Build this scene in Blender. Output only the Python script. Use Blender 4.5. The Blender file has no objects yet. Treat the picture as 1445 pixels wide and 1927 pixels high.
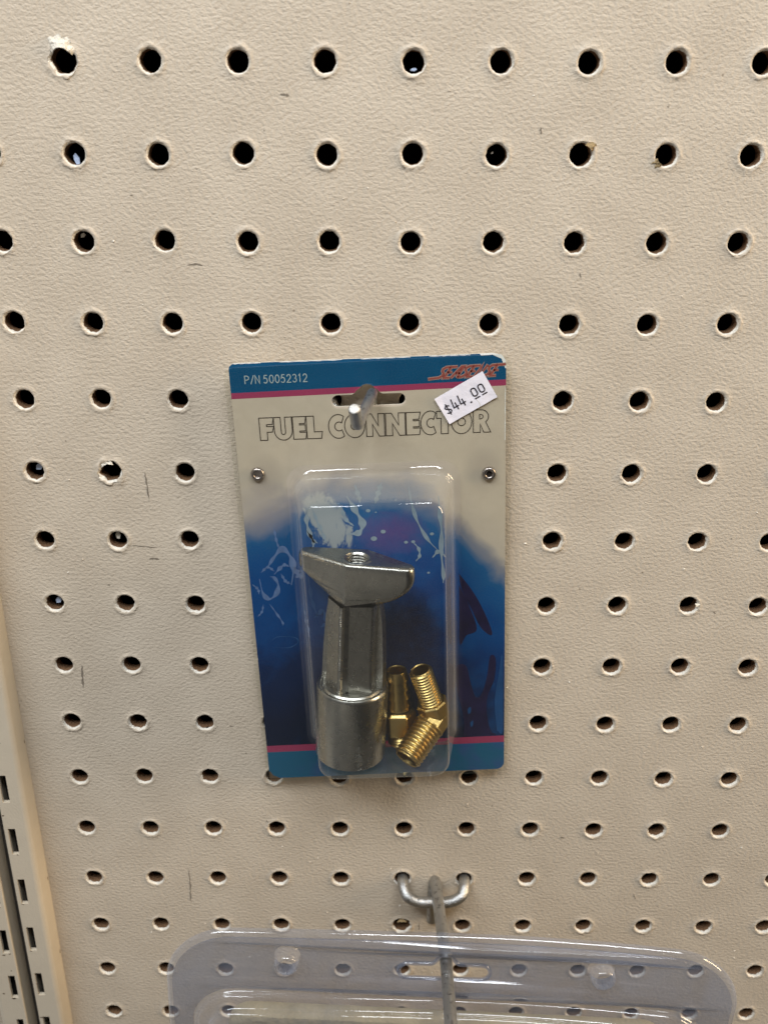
import bpy, math, random
from mathutils import Vector, Matrix
from mathutils import noise as mnoise
from math import sin, cos, pi, radians, sqrt, atan2, hypot

scene = bpy.context.scene
COL = scene.collection
MM = 0.001
random.seed(7)

# ------------------------------------------------------------------ helpers
def nrm(v): return v.normalized()

def link(o, parent=None, label=None, cat=None, group=None, kind=None):
    COL.objects.link(o)
    if parent: o.parent = parent
    if label: o['label'] = label
    if cat: o['category'] = cat
    if group: o['group'] = group
    if kind: o['kind'] = kind
    return o

def empty(name, loc, rot=(0, 0, 0), **kw):
    o = bpy.data.objects.new(name, None)
    o.empty_display_size = 0.01
    o.location = Vector(loc) * MM
    o.rotation_euler = rot
    return link(o, **kw)

class MB:
    """collects verts (in mm) and faces with material indices"""
    def __init__(s): s.v = []; s.f = []; s.m = []; s.sm = []
    def add(s, vs, fs, mi=0, smooth=True):
        b = len(s.v); s.v += [tuple(p) for p in vs]
        for f in fs:
            s.f.append([b + i for i in f]); s.m.append(mi); s.sm.append(smooth)
    def build(s, name, mats, parent=None, sharp=None, **kw):
        me = bpy.data.meshes.new(name)
        me.from_pydata([(x * MM, y * MM, z * MM) for x, y, z in s.v], [], s.f)
        for m in (mats if isinstance(mats, (list, tuple)) else [mats]): me.materials.append(m)
        me.polygons.foreach_set('material_index', s.m)
        me.polygons.foreach_set('use_smooth', s.sm)
        me.update()
        if sharp is not None: me.set_sharp_from_angle(angle=radians(sharp))
        o = bpy.data.objects.new(name, me)
        return link(o, parent, **kw)

def U3(p, n=0.0):           # local card frame: u right, v up, n outward  ->  x, y, z
    return (p[0], -n, p[1])

def strip_rings(rings, closed=True, cap0=False, cap1=False):
    vs = []; fs = []
    n = len(rings[0])
    for r in rings: vs += r
    for a in range(len(rings) - 1):
        for k in range(n if closed else n - 1):
            k2 = (k + 1) % n
            fs.append((a * n + k, a * n + k2, (a + 1) * n + k2, (a + 1) * n + k))
    if cap0: fs.append(tuple(reversed(range(n))))
    if cap1: fs.append(tuple((len(rings) - 1) * n + k for k in range(n)))
    return vs, fs

def lathe(mb, prof, origin, axis, segs=48, mi=0, smooth=True, flute=None, up=Vector((0, 0.3, 1))):
    """prof: (r, h) pairs along axis from origin (mm)"""
    a = nrm(Vector(axis)); x = nrm(a.cross(up)); y = a.cross(x); o = Vector(origin)
    rings = []
    for r, h in prof:
        ring = []
        for k in range(segs):
            t = 2 * pi * k / segs
            rr = r if flute is None else flute(r, t, h)
            ring.append(o + a * h + x * (rr * cos(t)) + y * (rr * sin(t)))
        rings.append(ring)
    vs, fs = strip_rings(rings)
    mb.add(vs, fs, mi, smooth)

def catmull(pts, n=8):
    P = [Vector(p) for p in pts]; P = [P[0] * 2 - P[1]] + P + [P[-1] * 2 - P[-2]]
    out = []
    for i in range(1, len(P) - 2):
        for s in range(n):
            t = s / n
            out.append(0.5 * ((2 * P[i]) + (-P[i-1] + P[i+1]) * t + (2*P[i-1] - 5*P[i] + 4*P[i+1] - P[i+2]) * t*t
                              + (-P[i-1] + 3*P[i] - 3*P[i+1] + P[i+2]) * t**3))
    out.append(P[-2]); return out

def tube(mb, path, rad, segs=24, mi=0, smooth=True, capa=True, capb=True, chamfer=0.0, wob=0.0, ref=Vector((1, 0.01, 0.02))):
    P = [Vector(p) for p in path]; n = len(P)
    R = rad if callable(rad) else (lambda i: rad)
    T = [nrm(P[min(i + 1, n - 1)] - P[max(i - 1, 0)]) for i in range(n)]
    x = nrm(ref - T[0] * ref.dot(T[0])); rings = []
    def ring(c, x, y, r, seed=0):
        return [c + x * (r * cos(2*pi*k/segs)) + y * (r * sin(2*pi*k/segs)) for k in range(segs)]
    for i in range(n):
        x = nrm(x - T[i] * x.dot(T[i])); y = T[i].cross(x)
        r = R(i)
        if i == 0 and capa:
            rings.append(ring(P[0], x, y, r * 0.02)); rings.append(ring(P[0], x, y, r - chamfer))
            rings.append(ring(P[0] + T[0] * chamfer, x, y, r)); continue
        if i == n - 1 and capb:
            rings.append(ring(P[i] - T[i] * chamfer, x, y, r)); rings.append(ring(P[i], x, y, r - chamfer))
            rings.append(ring(P[i], x, y, r * 0.02)); continue
        rr = r * (1 + wob * mnoise.noise(P[i] * 0.35))
        rings.append(ring(P[i], x, y, rr))
    vs, fs = strip_rings(rings); mb.add(vs, fs, mi, smooth)

def ribbon(mb, pts, w, n, mi=0, closed=False, taper=None, fr=U3):
    """flat stroke of width w round a 2D polyline at height n"""
    P = [Vector((p[0], p[1])) for p in pts]
    N = len(P); L = []; R = []
    for i in range(N):
        if closed: a = P[i] - P[i-1]; b = P[(i+1) % N] - P[i]
        else:
            a = P[i] - P[i-1] if i else P[1] - P[0]; b = P[i+1] - P[i] if i < N-1 else P[-1] - P[-2]
        if a.length < 1e-6: a = b
        if b.length < 1e-6: b = a
        a = a.normalized(); b = b.normalized()
        na = Vector((-a.y, a.x)); nb = Vector((-b.y, b.x)); m = na + nb
        if m.length < 1e-4: m = na
        m = m.normalized(); k = 1.0 / max(0.35, m.dot(na))
        ww = w / 2 * (taper(i / (N - 1)) if taper else 1.0)
        off = m * ww * k
        if not closed and i == 0: ext = -b * ww * (0.0 if taper else 0.5)
        elif not closed and i == N-1: ext = a * ww * (0.0 if taper else 0.5)
        else: ext = Vector((0, 0))
        L.append(P[i] + off + ext); R.append(P[i] - off + ext)
    vs = [fr(p, n) for p in L] + [fr(p, n) for p in R]
    fs = []
    for i in range(N if closed else N - 1):
        j = (i + 1) % N
        fs.append((i, N + i, N + j, j))
    mb.add(vs, fs, mi, False)

def fill2d(loops, thick=0.0, bevel=0.0):
    """filled 2D shape with holes; returns verts (x,y,z) and faces, z from -thick/2 to +thick/2"""
    cu = bpy.data.curves.new('tmp', 'CURVE'); cu.dimensions = '2D'; cu.fill_mode = 'BOTH'
    cu.extrude = max(0.0, thick / 2 - bevel); cu.bevel_depth = bevel; cu.bevel_resolution = 1
    cu.offset = -bevel
    for lp in loops:
        sp = cu.splines.new('POLY'); sp.points.add(len(lp) - 1)
        for i, p in enumerate(lp): sp.points[i].co = (p[0], p[1], 0, 1)
        sp.use_cyclic_u = True
    o = bpy.data.objects.new('tmp', cu); COL.objects.link(o)
    dg = bpy.context.evaluated_depsgraph_get()
    me = bpy.data.meshes.new_from_object(o.evaluated_get(dg))
    vs = [tuple(v.co) for v in me.vertices]; fs = [tuple(p.vertices) for p in me.polygons]
    bpy.data.objects.remove(o); bpy.data.curves.remove(cu); bpy.data.meshes.remove(me)
    return vs, fs

def rrect(x0, y0, x1, y1, r, seg=8):
    rr = r if isinstance(r, (list, tuple)) else [r] * 4      # order: TR, TL, BL, BR
    out = []
    for (cx, cy, sx, sy, a0, q) in ((x1, y1, -1, -1, 0, rr[0]), (x0, y1, 1, -1, 90, rr[1]), (x0, y0, 1, 1, 180, rr[2]), (x1, y0, -1, 1, 270, rr[3])):
        c = (cx + sx * q, cy + sy * q)
        for k in range(seg + 1):
            a = radians(a0 + 90 * k / seg); out.append((c[0] + q * cos(a), c[1] + q * sin(a)))
    return out

def arc(cx, cy, rx, ry, a0, a1, n=16):
    return [(cx + rx * cos(radians(a0 + (a1 - a0) * k / n)), cy + ry * sin(radians(a0 + (a1 - a0) * k / n))) for k in range(n + 1)]

# ------------------------------------------------------------------ materials
class NT:
    def __init__(s, name):
        s.m = bpy.data.materials.new(name); s.m.use_nodes = True
        s.t = s.m.node_tree; s.t.nodes.clear(); s.out = s.n('ShaderNodeOutputMaterial')
    def n(s, typ, **kw):
        nd = s.t.nodes.new(typ)
        for k, v in kw.items():
            if k.startswith('i_'):
                key = k[2:]; key = int(key) if key.isdigit() else key.replace('_', ' ')
                nd.inputs[key].default_value = v
            else: setattr(nd, k, v)
        return nd
    def l(s, a, b): s.t.links.new(a, b)
    def coords(s, scale=(1000, 1000, 1000), rot=(0, 0, 0)):
        tc = s.n('ShaderNodeTexCoord'); mp = s.n('ShaderNodeMapping')
        mp.inputs['Scale'].default_value = scale; mp.inputs['Rotation'].default_value = rot
        s.l(tc.outputs['Object'], mp.inputs['Vector']); return mp.outputs['Vector']
    def noise(s, vec, scale, detail=3, rough=0.5, dist=0.0):
        nd = s.n('ShaderNodeTexNoise', i_Scale=scale, i_Detail=detail, i_Roughness=rough, i_Distortion=dist)
        s.l(vec, nd.inputs['Vector']); return nd.outputs['Fac']
    def ramp(s, fac, stops, interp='LINEAR'):
        r = s.n('ShaderNodeValToRGB'); r.color_ramp.interpolation = interp
        e = r.color_ramp.elements
        while len(e) < len(stops): e.new(0.5)
        for i, (p, c) in enumerate(stops):
            e[i].position = p; e[i].color = (c[0], c[1], c[2], 1) if not isinstance(c, (int, float)) else (c, c, c, 1)
        s.l(fac, r.inputs['Fac']); return r.outputs['Color']
    def math(s, op, a, b=None, c=None, clamp=False):
        nd = s.n('ShaderNodeMath', operation=op); nd.use_clamp = clamp
        for i, v in enumerate((a, b, c)):
            if v is None: continue
            if isinstance(v, (int, float)): nd.inputs[i].default_value = v
            else: s.l(v, nd.inputs[i])
        return nd.outputs[0]
    def mix(s, fac, a, b, blend='MIX'):
        nd = s.n('ShaderNodeMix', data_type='RGBA', blend_type=blend)
        for sock, v in ((nd.inputs[0], fac), (nd.inputs[6], a), (nd.inputs[7], b)):
            if isinstance(v, (int, float)): sock.default_value = v
            elif isinstance(v, (tuple, list)): sock.default_value = (v[0], v[1], v[2], 1)
            else: s.l(v, sock)
        return nd.outputs[2]
    def bump(s, h, dist, strength=1.0, normal=None):
        b = s.n('ShaderNodeBump', i_Strength=strength, i_Distance=dist); s.l(h, b.inputs['Height'])
        if normal: s.l(normal, b.inputs['Normal'])
        return b.outputs['Normal']
    def principled(s, color=None, rough=0.5, metal=0.0, normal=None, spec=0.5, coat=0.0):
        p = s.n('ShaderNodeBsdfPrincipled')
        for key, v in (('Base Color', color), ('Roughness', rough), ('Metallic', metal), ('Specular IOR Level', spec), ('Coat Weight', coat)):
            if v is None: continue
            if isinstance(v, (int, float)): p.inputs[key].default_value = v
            elif isinstance(v, (tuple, list)): p.inputs[key].default_value = (v[0], v[1], v[2], 1)
            else: s.l(v, p.inputs[key])
        if normal: s.l(normal, p.inputs['Normal'])
        s.l(p.outputs[0], s.out.inputs['Surface']); return p

def m_paint():
    t = NT('pegboard paint'); v = t.coords()
    vs = t.coords((700, 1000, 1000))
    n1 = t.noise(vs, 1.0, 3, 0.5, 0.1); n2 = t.noise(vs, 2.1, 2, 0.5); n3 = t.noise(v, 0.05, 3)
    h = t.math('ADD', t.math('MULTIPLY', n1, 1.0), t.math('MULTIPLY', n2, 0.28))
    nm = t.bump(h, 0.00035)
    base = t.mix(t.ramp(n3, [(0.3, 0.0), (0.7, 1.0)]), (0.52, 0.44, 0.342), (0.58, 0.497, 0.392))
    # darker tone in the low spots and sparse specks
    low = t.ramp(n1, [(0.28, 1.0), (0.42, 0.0)])
    c = t.mix(t.math('MULTIPLY', low, 0.25), base, (0.33, 0.28, 0.21))
    vo = t.n('ShaderNodeTexVoronoi', i_Scale=0.075); t.l(v, vo.inputs['Vector'])
    sp = t.math('LESS_THAN', vo.outputs['Distance'], 0.028)
    c = t.mix(t.math('MULTIPLY', sp, 0.55), c, (0.12, 0.09, 0.06))
    t.principled(c, 0.55, 0, nm, 0.35); return t.m

def m_simple(name, col, rough=0.5, metal=0.0, ns=0.4, var=0.12, bd=0.0, bs=1.5, spec=0.5, coat=0.0):
    t = NT(name); v = t.coords(); n = t.noise(v, ns, 4)
    c = t.mix(n, tuple(x * (1 - var) for x in col), tuple(min(1, x * (1 + var)) for x in col))
    nm = t.bump(t.noise(v, bs, 3), bd) if bd else None
    t.principled(c, rough, metal, nm, spec, coat); return t.m

def m_fibre():
    t = NT('hardboard fibre'); v = t.coords(); n = t.noise(v, 2.2, 4, 0.7)
    c = t.ramp(n, [(0.3, (0.085, 0.045, 0.024)), (0.65, (0.27, 0.155, 0.085))])
    t.principled(c, 0.9, 0, t.bump(n, 0.0006), 0.1); return t.m

def m_metal(name, col, r0, r1, scale, bd, aniso=(1, 1, 1), spots=None):
    t = NT(name); v = t.coords(tuple(1000 * a for a in aniso)); n = t.noise(v, scale, 5, 0.65); n2 = t.noise(t.coords(), 0.16, 3)
    rough = t.math('ADD', t.math('MULTIPLY', n, r1 - r0), r0)
    c = t.mix(n2, tuple(x * 0.8 for x in col), tuple(min(1, x * 1.15) for x in col))
    if spots:
        s_ = t.ramp(t.noise(t.coords(), spots[1], 4, 0.7), [(0.56, 0.0), (0.68, 1.0)])
        c = t.mix(t.math('MULTIPLY', s_, spots[2]), c, spots[0])
    t.principled(c, rough, 1.0, t.bump(n, bd)); return t.m

def m_clear(name, tint, base, k, haze, hazecol, rough=0.04, bd=0.00004, bs=0.12, patch=0.0, eh=0.2):
    """thin clear plastic film: a transparent sheet with Schlick reflections and a diffuse haze painting in reflected light"""
    t = NT(name); v = t.coords()
    nm = t.bump(t.noise(v, bs, 3), bd * 10)
    lw = t.n('ShaderNodeLayerWeight', i_Blend=0.5); t.l(nm, lw.inputs['Normal'])
    f = t.math('ADD', t.math('MULTIPLY', t.math('POWER', lw.outputs['Facing'], 4.0), k), base, clamp=True)
    tr = t.n('ShaderNodeBsdfTransparent'); tr.inputs[0].default_value = (*tint, 1)
    gl = t.n('ShaderNodeBsdfGlossy', i_Roughness=rough); gl.inputs[0].default_value = (1, 1, 1, 1); t.l(nm, gl.inputs['Normal'])
    df = t.n('ShaderNodeBsdfDiffuse'); df.inputs[0].default_value = (*hazecol, 1)
    m1 = t.n('ShaderNodeMixShader'); m2 = t.n('ShaderNodeMixShader')
    hz = t.ramp(t.noise(v, 0.05, 4, 0.6, 0.8), [(0.35, 1.0 - patch), (0.7, 1.0)])
    edge = t.math('MULTIPLY', t.math('POWER', lw.outputs['Facing'], 2.0), eh)  # paler film rims, their highlights put into the colour
    t.l(t.math('MULTIPLY', hz, t.math('ADD', edge, haze), clamp=True), m1.inputs[0])
    t.l(tr.outputs[0], m1.inputs[1]); t.l(df.outputs[0], m1.inputs[2])
    t.l(f, m2.inputs[0]); t.l(m1.outputs[0], m2.inputs[1]); t.l(gl.outputs[0], m2.inputs[2])
    t.l(m2.outputs[0], t.out.inputs['Surface']); return t.m

def m_card():
    """the printed face: teal bands, magenta rules, beige sky fading into deep water"""
    t = NT('printed card face'); v = t.coords(); sx = t.n('ShaderNodeSeparateXYZ'); t.l(v, sx.inputs[0])
    u = sx.outputs['X']; w = sx.outputs['Z']
    # waterline height over u
    fc = t.n('ShaderNodeFloatCurve'); un = t.math('DIVIDE', t.math('ADD', u, 46.0), 92.0); t.l(un, fc.inputs['Value'])
    cv = fc.mapping.curves[0]
    pts = [(-46, 24), (-34, 29), (-20, 36), (0, 37), (16, 33), (27, 24), (36, 13), (46, 2)]
    while len(cv.points) < len(pts): cv.points.new(0.5, 0.5)
    for i, (a, b) in enumerate(pts): cv.points[i].location = ((a + 46) / 92, b / 50)
    fc.mapping.update()
    wl = t.math('MULTIPLY', fc.outputs[0], 50.0)
    n1 = t.noise(v, 0.06, 4, 0.55, 0.6); n2 = t.noise(v, 0.16, 4, 0.6, 1.2); n3 = t.noise(v, 0.035, 3, 0.5, 1.5)
    d = t.math('SUBTRACT', wl, w)
    d = t.math('ADD', d, t.math('MULTIPLY', t.math('SUBTRACT', n1, 0.5), 16.0))
    dn = t.math('DIVIDE', t.math('ADD', d, 20.0), 120.0, clamp=True)
    sea = t.ramp(dn, [(0.0, (0.555, 0.475, 0.375)), (0.115, (0.52, 0.45, 0.37)), (0.165, (0.235, 0.24, 0.28)), (0.235, (0.012, 0.095, 0.25)),
                      (0.36, (0.001, 0.05, 0.20)), (0.52, (0.001, 0.028, 0.13)), (0.68, (0.005, 0.018, 0.07)), (0.85, (0.006, 0.011, 0.036)), (1.0, (0.004, 0.010, 0.03))])
    # lighter blue currents
    cur = t.ramp(n3, [(0.48, 0.0), (0.66, 1.0)]); deep = t.math('GREATER_THAN', dn, 0.25)
    sea = t.mix(t.math('MULTIPLY', t.math('MULTIPLY', cur, deep), 0.45), sea, (0.003, 0.075, 0.25))
    # violet bloom and grey clouds
    def blob(cu_, cv_, ru, rv, p=1.0):
        a = t.math('DIVIDE', t.math('SUBTRACT', u, cu_), ru); b = t.math('DIVIDE', t.math('SUBTRACT', w, cv_), rv)
        r2 = t.math('ADD', t.math('MULTIPLY', a, a), t.math('MULTIPLY', b, b))
        r2 = t.math('ADD', r2, t.math('MULTIPLY', t.math('SUBTRACT', n2, 0.5), 1.2))
        return t.math('SUBTRACT', 1.0, r2, clamp=True)
    sea = t.mix(t.math('MULTIPLY', blob(6, 20, 13, 9), 0.85), sea, (0.085, 0.055, 0.19))
    sea = t.mix(t.math('MULTIPLY', blob(10, -22, 14, 22), 0.95), sea, (0.008, 0.010, 0.030))
    sea = t.mix(t.math('MULTIPLY', blob(4, 34, 20, 6), 0.55), sea, (0.13, 0.2, 0.30))
    sea = t.mix(t.math('MULTIPLY', blob(-37, 30, 12, 12), 0.35), sea, (0.33, 0.29, 0.33))
    n5 = t.noise(t.coords((1500, 1000, 700), (0, radians(25), 0)), 0.16, 5, 0.7, 1.5)
    ub = t.math('ADD', u, t.math('MULTIPLY', w, 0.35)); aa = t.math('DIVIDE', t.math('ADD', ub, 7.0), 7.0); bb = t.math('DIVIDE', t.math('SUBTRACT', w, 25.0), 11.0)
    rr = t.math('ADD', t.math('ADD', t.math('POWER', t.math('ABSOLUTE', aa), 3.0), t.math('POWER', t.math('ABSOLUTE', bb), 3.0)), t.math('MULTIPLY', t.math('SUBTRACT', n5, 0.5), 3.2))
    sm = t.ramp(t.math('SUBTRACT', 1.0, rr, clamp=True), [(0.1, 0.0), (0.5, 1.0)])
    sea = t.mix(t.math('MULTIPLY', sm, 0.75), sea, (0.37, 0.40, 0.38))
    sea = t.mix(t.math('MULTIPLY', blob(-38, -8, 13, 26), 0.6), sea, (0.004, 0.07, 0.25))
    sea = t.mix(t.math('MULTIPLY', t.ramp(n2, [(0.4, 0.0), (0.7, 1.0)]), t.math('MULTIPLY', t.math('LESS_THAN', dn, 0.2), 0.16)), sea, (0.36, 0.28, 0.22))
    # darker halo near the rivets and scuffs on the beige
    for (a, b) in ((-36, 42), (37, 42)):
        sea = t.mix(t.math('MULTIPLY', blob(a, b, 7, 9), 0.22), sea, (0.14, 0.11, 0.12))
    slope = t.math('ADD', w, t.math('MULTIPLY', u, -0.013))
    mg = (0.33, 0.045, 0.11); teal = t.mix(n1, (0.002, 0.058, 0.145), (0.004, 0.088, 0.195))
    teal2 = t.mix(t.ramp(n1, [(0.4, 0.0), (0.6, 1.0)]), (0.012, 0.105, 0.20), (0.03, 0.085, 0.23))
    c = t.mix(t.math('GREATER_THAN', slope, 69.9), sea, mg)
    c = t.mix(t.math('GREATER_THAN', slope, 71.9), c, teal)
    slb = t.math('ADD', w, t.math('MULTIPLY', u, -0.016))
    c = t.mix(t.math('LESS_THAN', slb, -65.9), c, mg)
    c = t.mix(t.math('LESS_THAN', slb, -68.8), c, teal2)
    # tooth of the print: fine grain and wear
    g = t.noise(v, 2.4, 4, 0.7)
    c = t.mix(t.math('MULTIPLY', t.math('SUBTRACT', g, 0.4, clamp=True), 0.16), c, (0.5, 0.5, 0.5))
    t.principled(c, 0.5, 0, t.bump(t.noise(v, 0.05, 2), 0.0004), 0.03); return t.m

M = dict(
    paint=m_paint(), fibre=m_fibre(),
    dark=m_simple('painted cavity shade', (0.022, 0.017, 0.014), 0.9, spec=0.1),  # near-black tone stands in for the shade in hollows
    scuff=m_simple('scuff mark', (0.20, 0.165, 0.125), 0.8, ns=1.5, var=0.4),
    chip=m_simple('torn white facing paper', (0.66, 0.61, 0.52), 0.8, bd=0.0008, bs=1.0, spec=0.2),
    rim=m_simple('brightened white hole rim', (0.74, 0.69, 0.60), 0.8, ns=0.5, var=0.3, bd=0.0006, bs=1.6, spec=0.2),  # chipped white paint, brightened to paint in the lit crescents of the holes
    tanchip=m_simple('torn brown facing', (0.32, 0.23, 0.12), 0.8, bd=0.0006, spec=0.2),
    bluechip=m_simple('pale blue chip', (0.42, 0.50, 0.66), 0.3, ns=1.0, var=0.5),
    upright=m_simple('cream enamel on steel', (0.56, 0.485, 0.375), 0.38, ns=0.15, var=0.06, bd=0.00012, bs=1.2),
    groove=m_simple('steel channel with painted shade', (0.06, 0.055, 0.05), 0.5),  # the channel's inner shade is put into this dark colour
    rust=m_simple('rust and chipped enamel', (0.11, 0.07, 0.04), 0.8, ns=1.5, var=0.5),
    zinc=m_metal('galvanised wire', (0.46, 0.46, 0.45), 0.26, 0.55, 1.3, 0.00025, (1.6, 0.3, 1.6), ((0.10, 0.10, 0.10), 0.55, 0.75)),
    cutend=m_simple('wire end with painted glint', (0.60, 0.59, 0.56), 0.45, 0.5, ns=1.5, var=0.25, bd=0.0004, bs=1.5),  # paler than the wire, painting in the light its end reflects
    cast=m_metal('die cast zinc', (0.38, 0.37, 0.335), 0.22, 0.34, 0.35, 0.00012, (1, 1, 1), ((0.27, 0.26, 0.24), 0.3, 0.5)),
    steel=m_metal('nickel eyelet', (0.36, 0.32, 0.29), 0.22, 0.4, 1.0, 0.0001),
    brass=m_metal('brass', (0.50, 0.36, 0.135), 0.26, 0.40, 0.5, 0.00004, (1, 1, 1), ((0.40, 0.28, 0.11), 0.2, 0.5)),
    ink=m_simple('brown black ink', (0.035, 0.022, 0.014), 0.6), black=m_simple('black price ink', (0.012, 0.008, 0.014), 0.6),
    pale=m_simple('pale ink', (0.42, 0.50, 0.50), 0.6), red=m_simple('brick red ink', (0.32, 0.075, 0.06), 0.6),
    tan=m_simple('tan ink', (0.42, 0.30, 0.25), 0.6),
    sticker=m_simple('white paper sticker', (0.78, 0.745, 0.80), 0.65, ns=0.25, var=0.05, bd=0.0002, bs=0.35, spec=0.3),
    board=m_simple('raw card edge', (0.62, 0.58, 0.48), 0.9),
    worn=m_simple('worn white card edge', (0.80, 0.80, 0.78), 0.8, ns=0.8, var=0.15),
    coral=m_simple('dark plum print', (0.012, 0.009, 0.045), 0.45, ns=0.15, var=0.7),
    water=m_simple('mid blue print', (0.010, 0.065, 0.20), 0.45, ns=0.15, var=0.3),
    splash=m_simple('pale blue splash print', (0.11, 0.18, 0.36), 0.5, ns=0.5, var=0.45),
    splash2=m_simple('grey green splash print', (0.21, 0.28, 0.34), 0.5, ns=0.5, var=0.35),
    clear=m_clear('clear blister film', (0.93, 0.94, 0.93), 0.05, 0.8, 0.004, (0.62, 0.62, 0.58), 0.05, 0.00002, 0.10, 0.0, 0.28),
    flange=m_clear('clear flange film', (0.96, 0.965, 0.95), 0.003, 0.25, 0.0, (0.6, 0.62, 0.54), 0.10, 0.00002, 0.08),
    clam=m_clear('clear clamshell plastic', (0.76, 0.77, 0.80), 0.06, 0.9, 0.13, (0.47, 0.52, 0.65), 0.05, 0.00002, 0.06, 0.6, 0.55),  # bluish haze colour paints in the reflection on the shell
    olive=m_simple('yellowed foam', (0.42, 0.345, 0.20), 0.8, ns=0.12, var=0.35, bd=0.0008, bs=0.5),
)
M['card'] = m_card()

# ------------------------------------------------------------------ pegboard
PITCH = 25.4
C0, C1, R0_, R1_ = -2, 14, -5, 20
def build_pegboard():
    mb = MB(); SEG = 40
    torn = {(1, 0): 1.16, (1, 5): 1.12, (5, 13): 1.10, (7, 1): 1.05}
    def sq(t, h):
        c, s = cos(t), sin(t); k = h / max(abs(c), abs(s)); return c * k, s * k
    rnd = random.Random(3)
    for j in range(R0_, R1_ + 1):
        for i in range(C0, C1 + 1):
            cx, cz = i * PITCH + rnd.uniform(-.25, .25), -j * PITCH + rnd.uniform(-.25, .25)
            bx, bz = i * PITCH, -j * PITCH
            if i < 0:
                h = PITCH / 2; mb.add([(bx-h, 0, bz-h), (bx+h, 0, bz-h), (bx+h, 0, bz+h), (bx-h, 0, bz+h)], [(0, 1, 2, 3)]); continue
            big = torn.get((i, j), 1.0); sd = i * 13.7 + j * 7.1
            rag = 0.04 + rnd.random() * 0.07 + (0.16 if big > 1.08 else 0)
            amp = rnd.uniform(0.6, 1.25)
            # (radius, y, jitter of height)
            rings_s = []; spec = [(5.4, 0.0, 0.0), (4.8, -0.07, .05), (4.35, -0.2, .14), (4.08, -0.27, .2), (3.80, -0.26, .24), (3.52, -0.12, .24), (3.36, 0.12, .16), (3.24, 0.5, .16), (3.16, 0.95, .3)]
            rin = [(3.12, 1.0, 0), (3.06, 1.9, .05), (3.05, 3.2, .05), (3.08, 5.0, .05)]
            def ring(r, y, jit, k_r):
                out = []
                for k in range(SEG):
                    t = 2 * pi * k / SEG; c, s = cos(t), sin(t)
                    nz = mnoise.noise(Vector((c * 2.4 + sd, s * 2.4, r * 1.3)))
                    nf = mnoise.noise(Vector((c * 7 + sd, s * 7, r * 2.1 + 5)))
                    rr = r * big * (1 + rag * nz * k_r + 0.045 * nf * k_r)
                    yy = y * (amp if y < 0 else 1) - jit * (nz * 0.9 + nf * 1.3) * amp
                    out.append((cx + rr * c, yy, cz + rr * s))
                return out
            allr = [[(bx + sq(2*pi*k/SEG, PITCH/2)[0], 0, bz + sq(2*pi*k/SEG, PITCH/2)[1]) for k in range(SEG)]]
            allr.append([(cx + 7.5 * cos(2*pi*k/SEG), 0, cz + 7.5 * sin(2*pi*k/SEG)) for k in range(SEG)])
            for r, y, jt in spec: allr.append(ring(r, y, jt, 1.0 if r < 4.5 else 0.4))
            n_paint = len(allr)
            for r, y, jt in rin: allr.append(ring(r, y, jt, 0.6))
            vs, fs = strip_rings(allr)
            for q, f in enumerate(fs): pass
            b = len(mb.v); mb.v += [tuple(p) for p in vs]
            for q, f in enumerate(fs):
                a = q // SEG
                mb.f.append([b + x for x in f]); mb.m.append(1 if a >= n_paint - 1 else (2 if a >= n_paint - 4 else 0)); mb.sm.append(True)
    # crumbs of dried paint standing on the surface
    for q in range(120):
        cx = rnd.uniform(0, 290); cz = -rnd.uniform(-60, 400); rr = rnd.uniform(.2, .62) * rnd.uniform(.5, 1); m = 7
        if ((cx + 12.7) % PITCH - 12.7) ** 2 + ((cz + 12.7) % PITCH - 12.7) ** 2 < 30: continue
        ringp = [(cx + rr * rnd.uniform(.7, 1.4) * cos(2*pi*k/m), .01, cz + rr * rnd.uniform(.4, .9) * sin(2*pi*k/m)) for k in range(m)]
        mb.add(ringp + [(cx + rnd.uniform(-.15, .15), -rnd.uniform(.2, .55), cz)], [(k, (k+1) % m, m) for k in range(m)], 2 if rnd.random() < .6 else 0, False)
    o = mb.build('pegboard', [M['paint'], M['fibre'], M['rim']], label='cream painted hardboard pegboard with a grid of round chipped holes', cat='pegboard')
    # back face of the board
    x0, x1 = (C0 - .5) * PITCH, (C1 + .5) * PITCH; z0, z1 = -(R1_ + .5) * PITCH, -(R0_ - .5) * PITCH
    return o, (x0, x1, z0, z1)
peg, (BX0, BX1, BZ0, BZ1) = build_pegboard()

# torn facing over the top left hole
def crumple(name, cx, cz, rin, rout, a0, a1, lift, mat, seed, na=18, nr=5, parent=None):
    mb = MB(); rnd = random.Random(seed); rings = []
    for r in range(nr + 1):
        row = []; f = r / nr
        for k in range(na + 1):
            g = k / na; a = radians(a0 + (a1 - a0) * g)
            env = min(1, 4 * g, 4 * (1 - g)) ** 0.7
            ro = rin + (rout - rin) * (0.75 + 0.55 * mnoise.noise(Vector((g * 6, seed, 0)))) * env
            rr = rin + (ro - rin) * f
            nz = mnoise.noise(Vector((g * 9 + seed, f * 3, 1.7)))
            y = -0.12 - lift * env * (1 - f) ** 1.3 - 0.55 * nz * env
            row.append((cx + rr * cos(a) + .2 * nz, y, cz + rr * sin(a)))
        rings.append(row)
    vs = [p for r in rings for p in r]; w = na + 1
    fs = [(r * w + k, r * w + k + 1, (r+1) * w + k + 1, (r+1) * w + k) for r in range(nr) for k in range(na)]
    mb.add(vs, fs, 0, False)
    return mb.build(name, mat, parent)
crumple('torn_paper', 25.4, 0.2, 3.1, 7.2, 22, 152, 2.0, M['chip'], 3, parent=peg)
crumple('torn_paper', 7 * PITCH + .4, -PITCH + .3, 2.5, 5.0, 15, 80, 0.8, M['tanchip'], 9, 8, 3, parent=peg)
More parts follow.
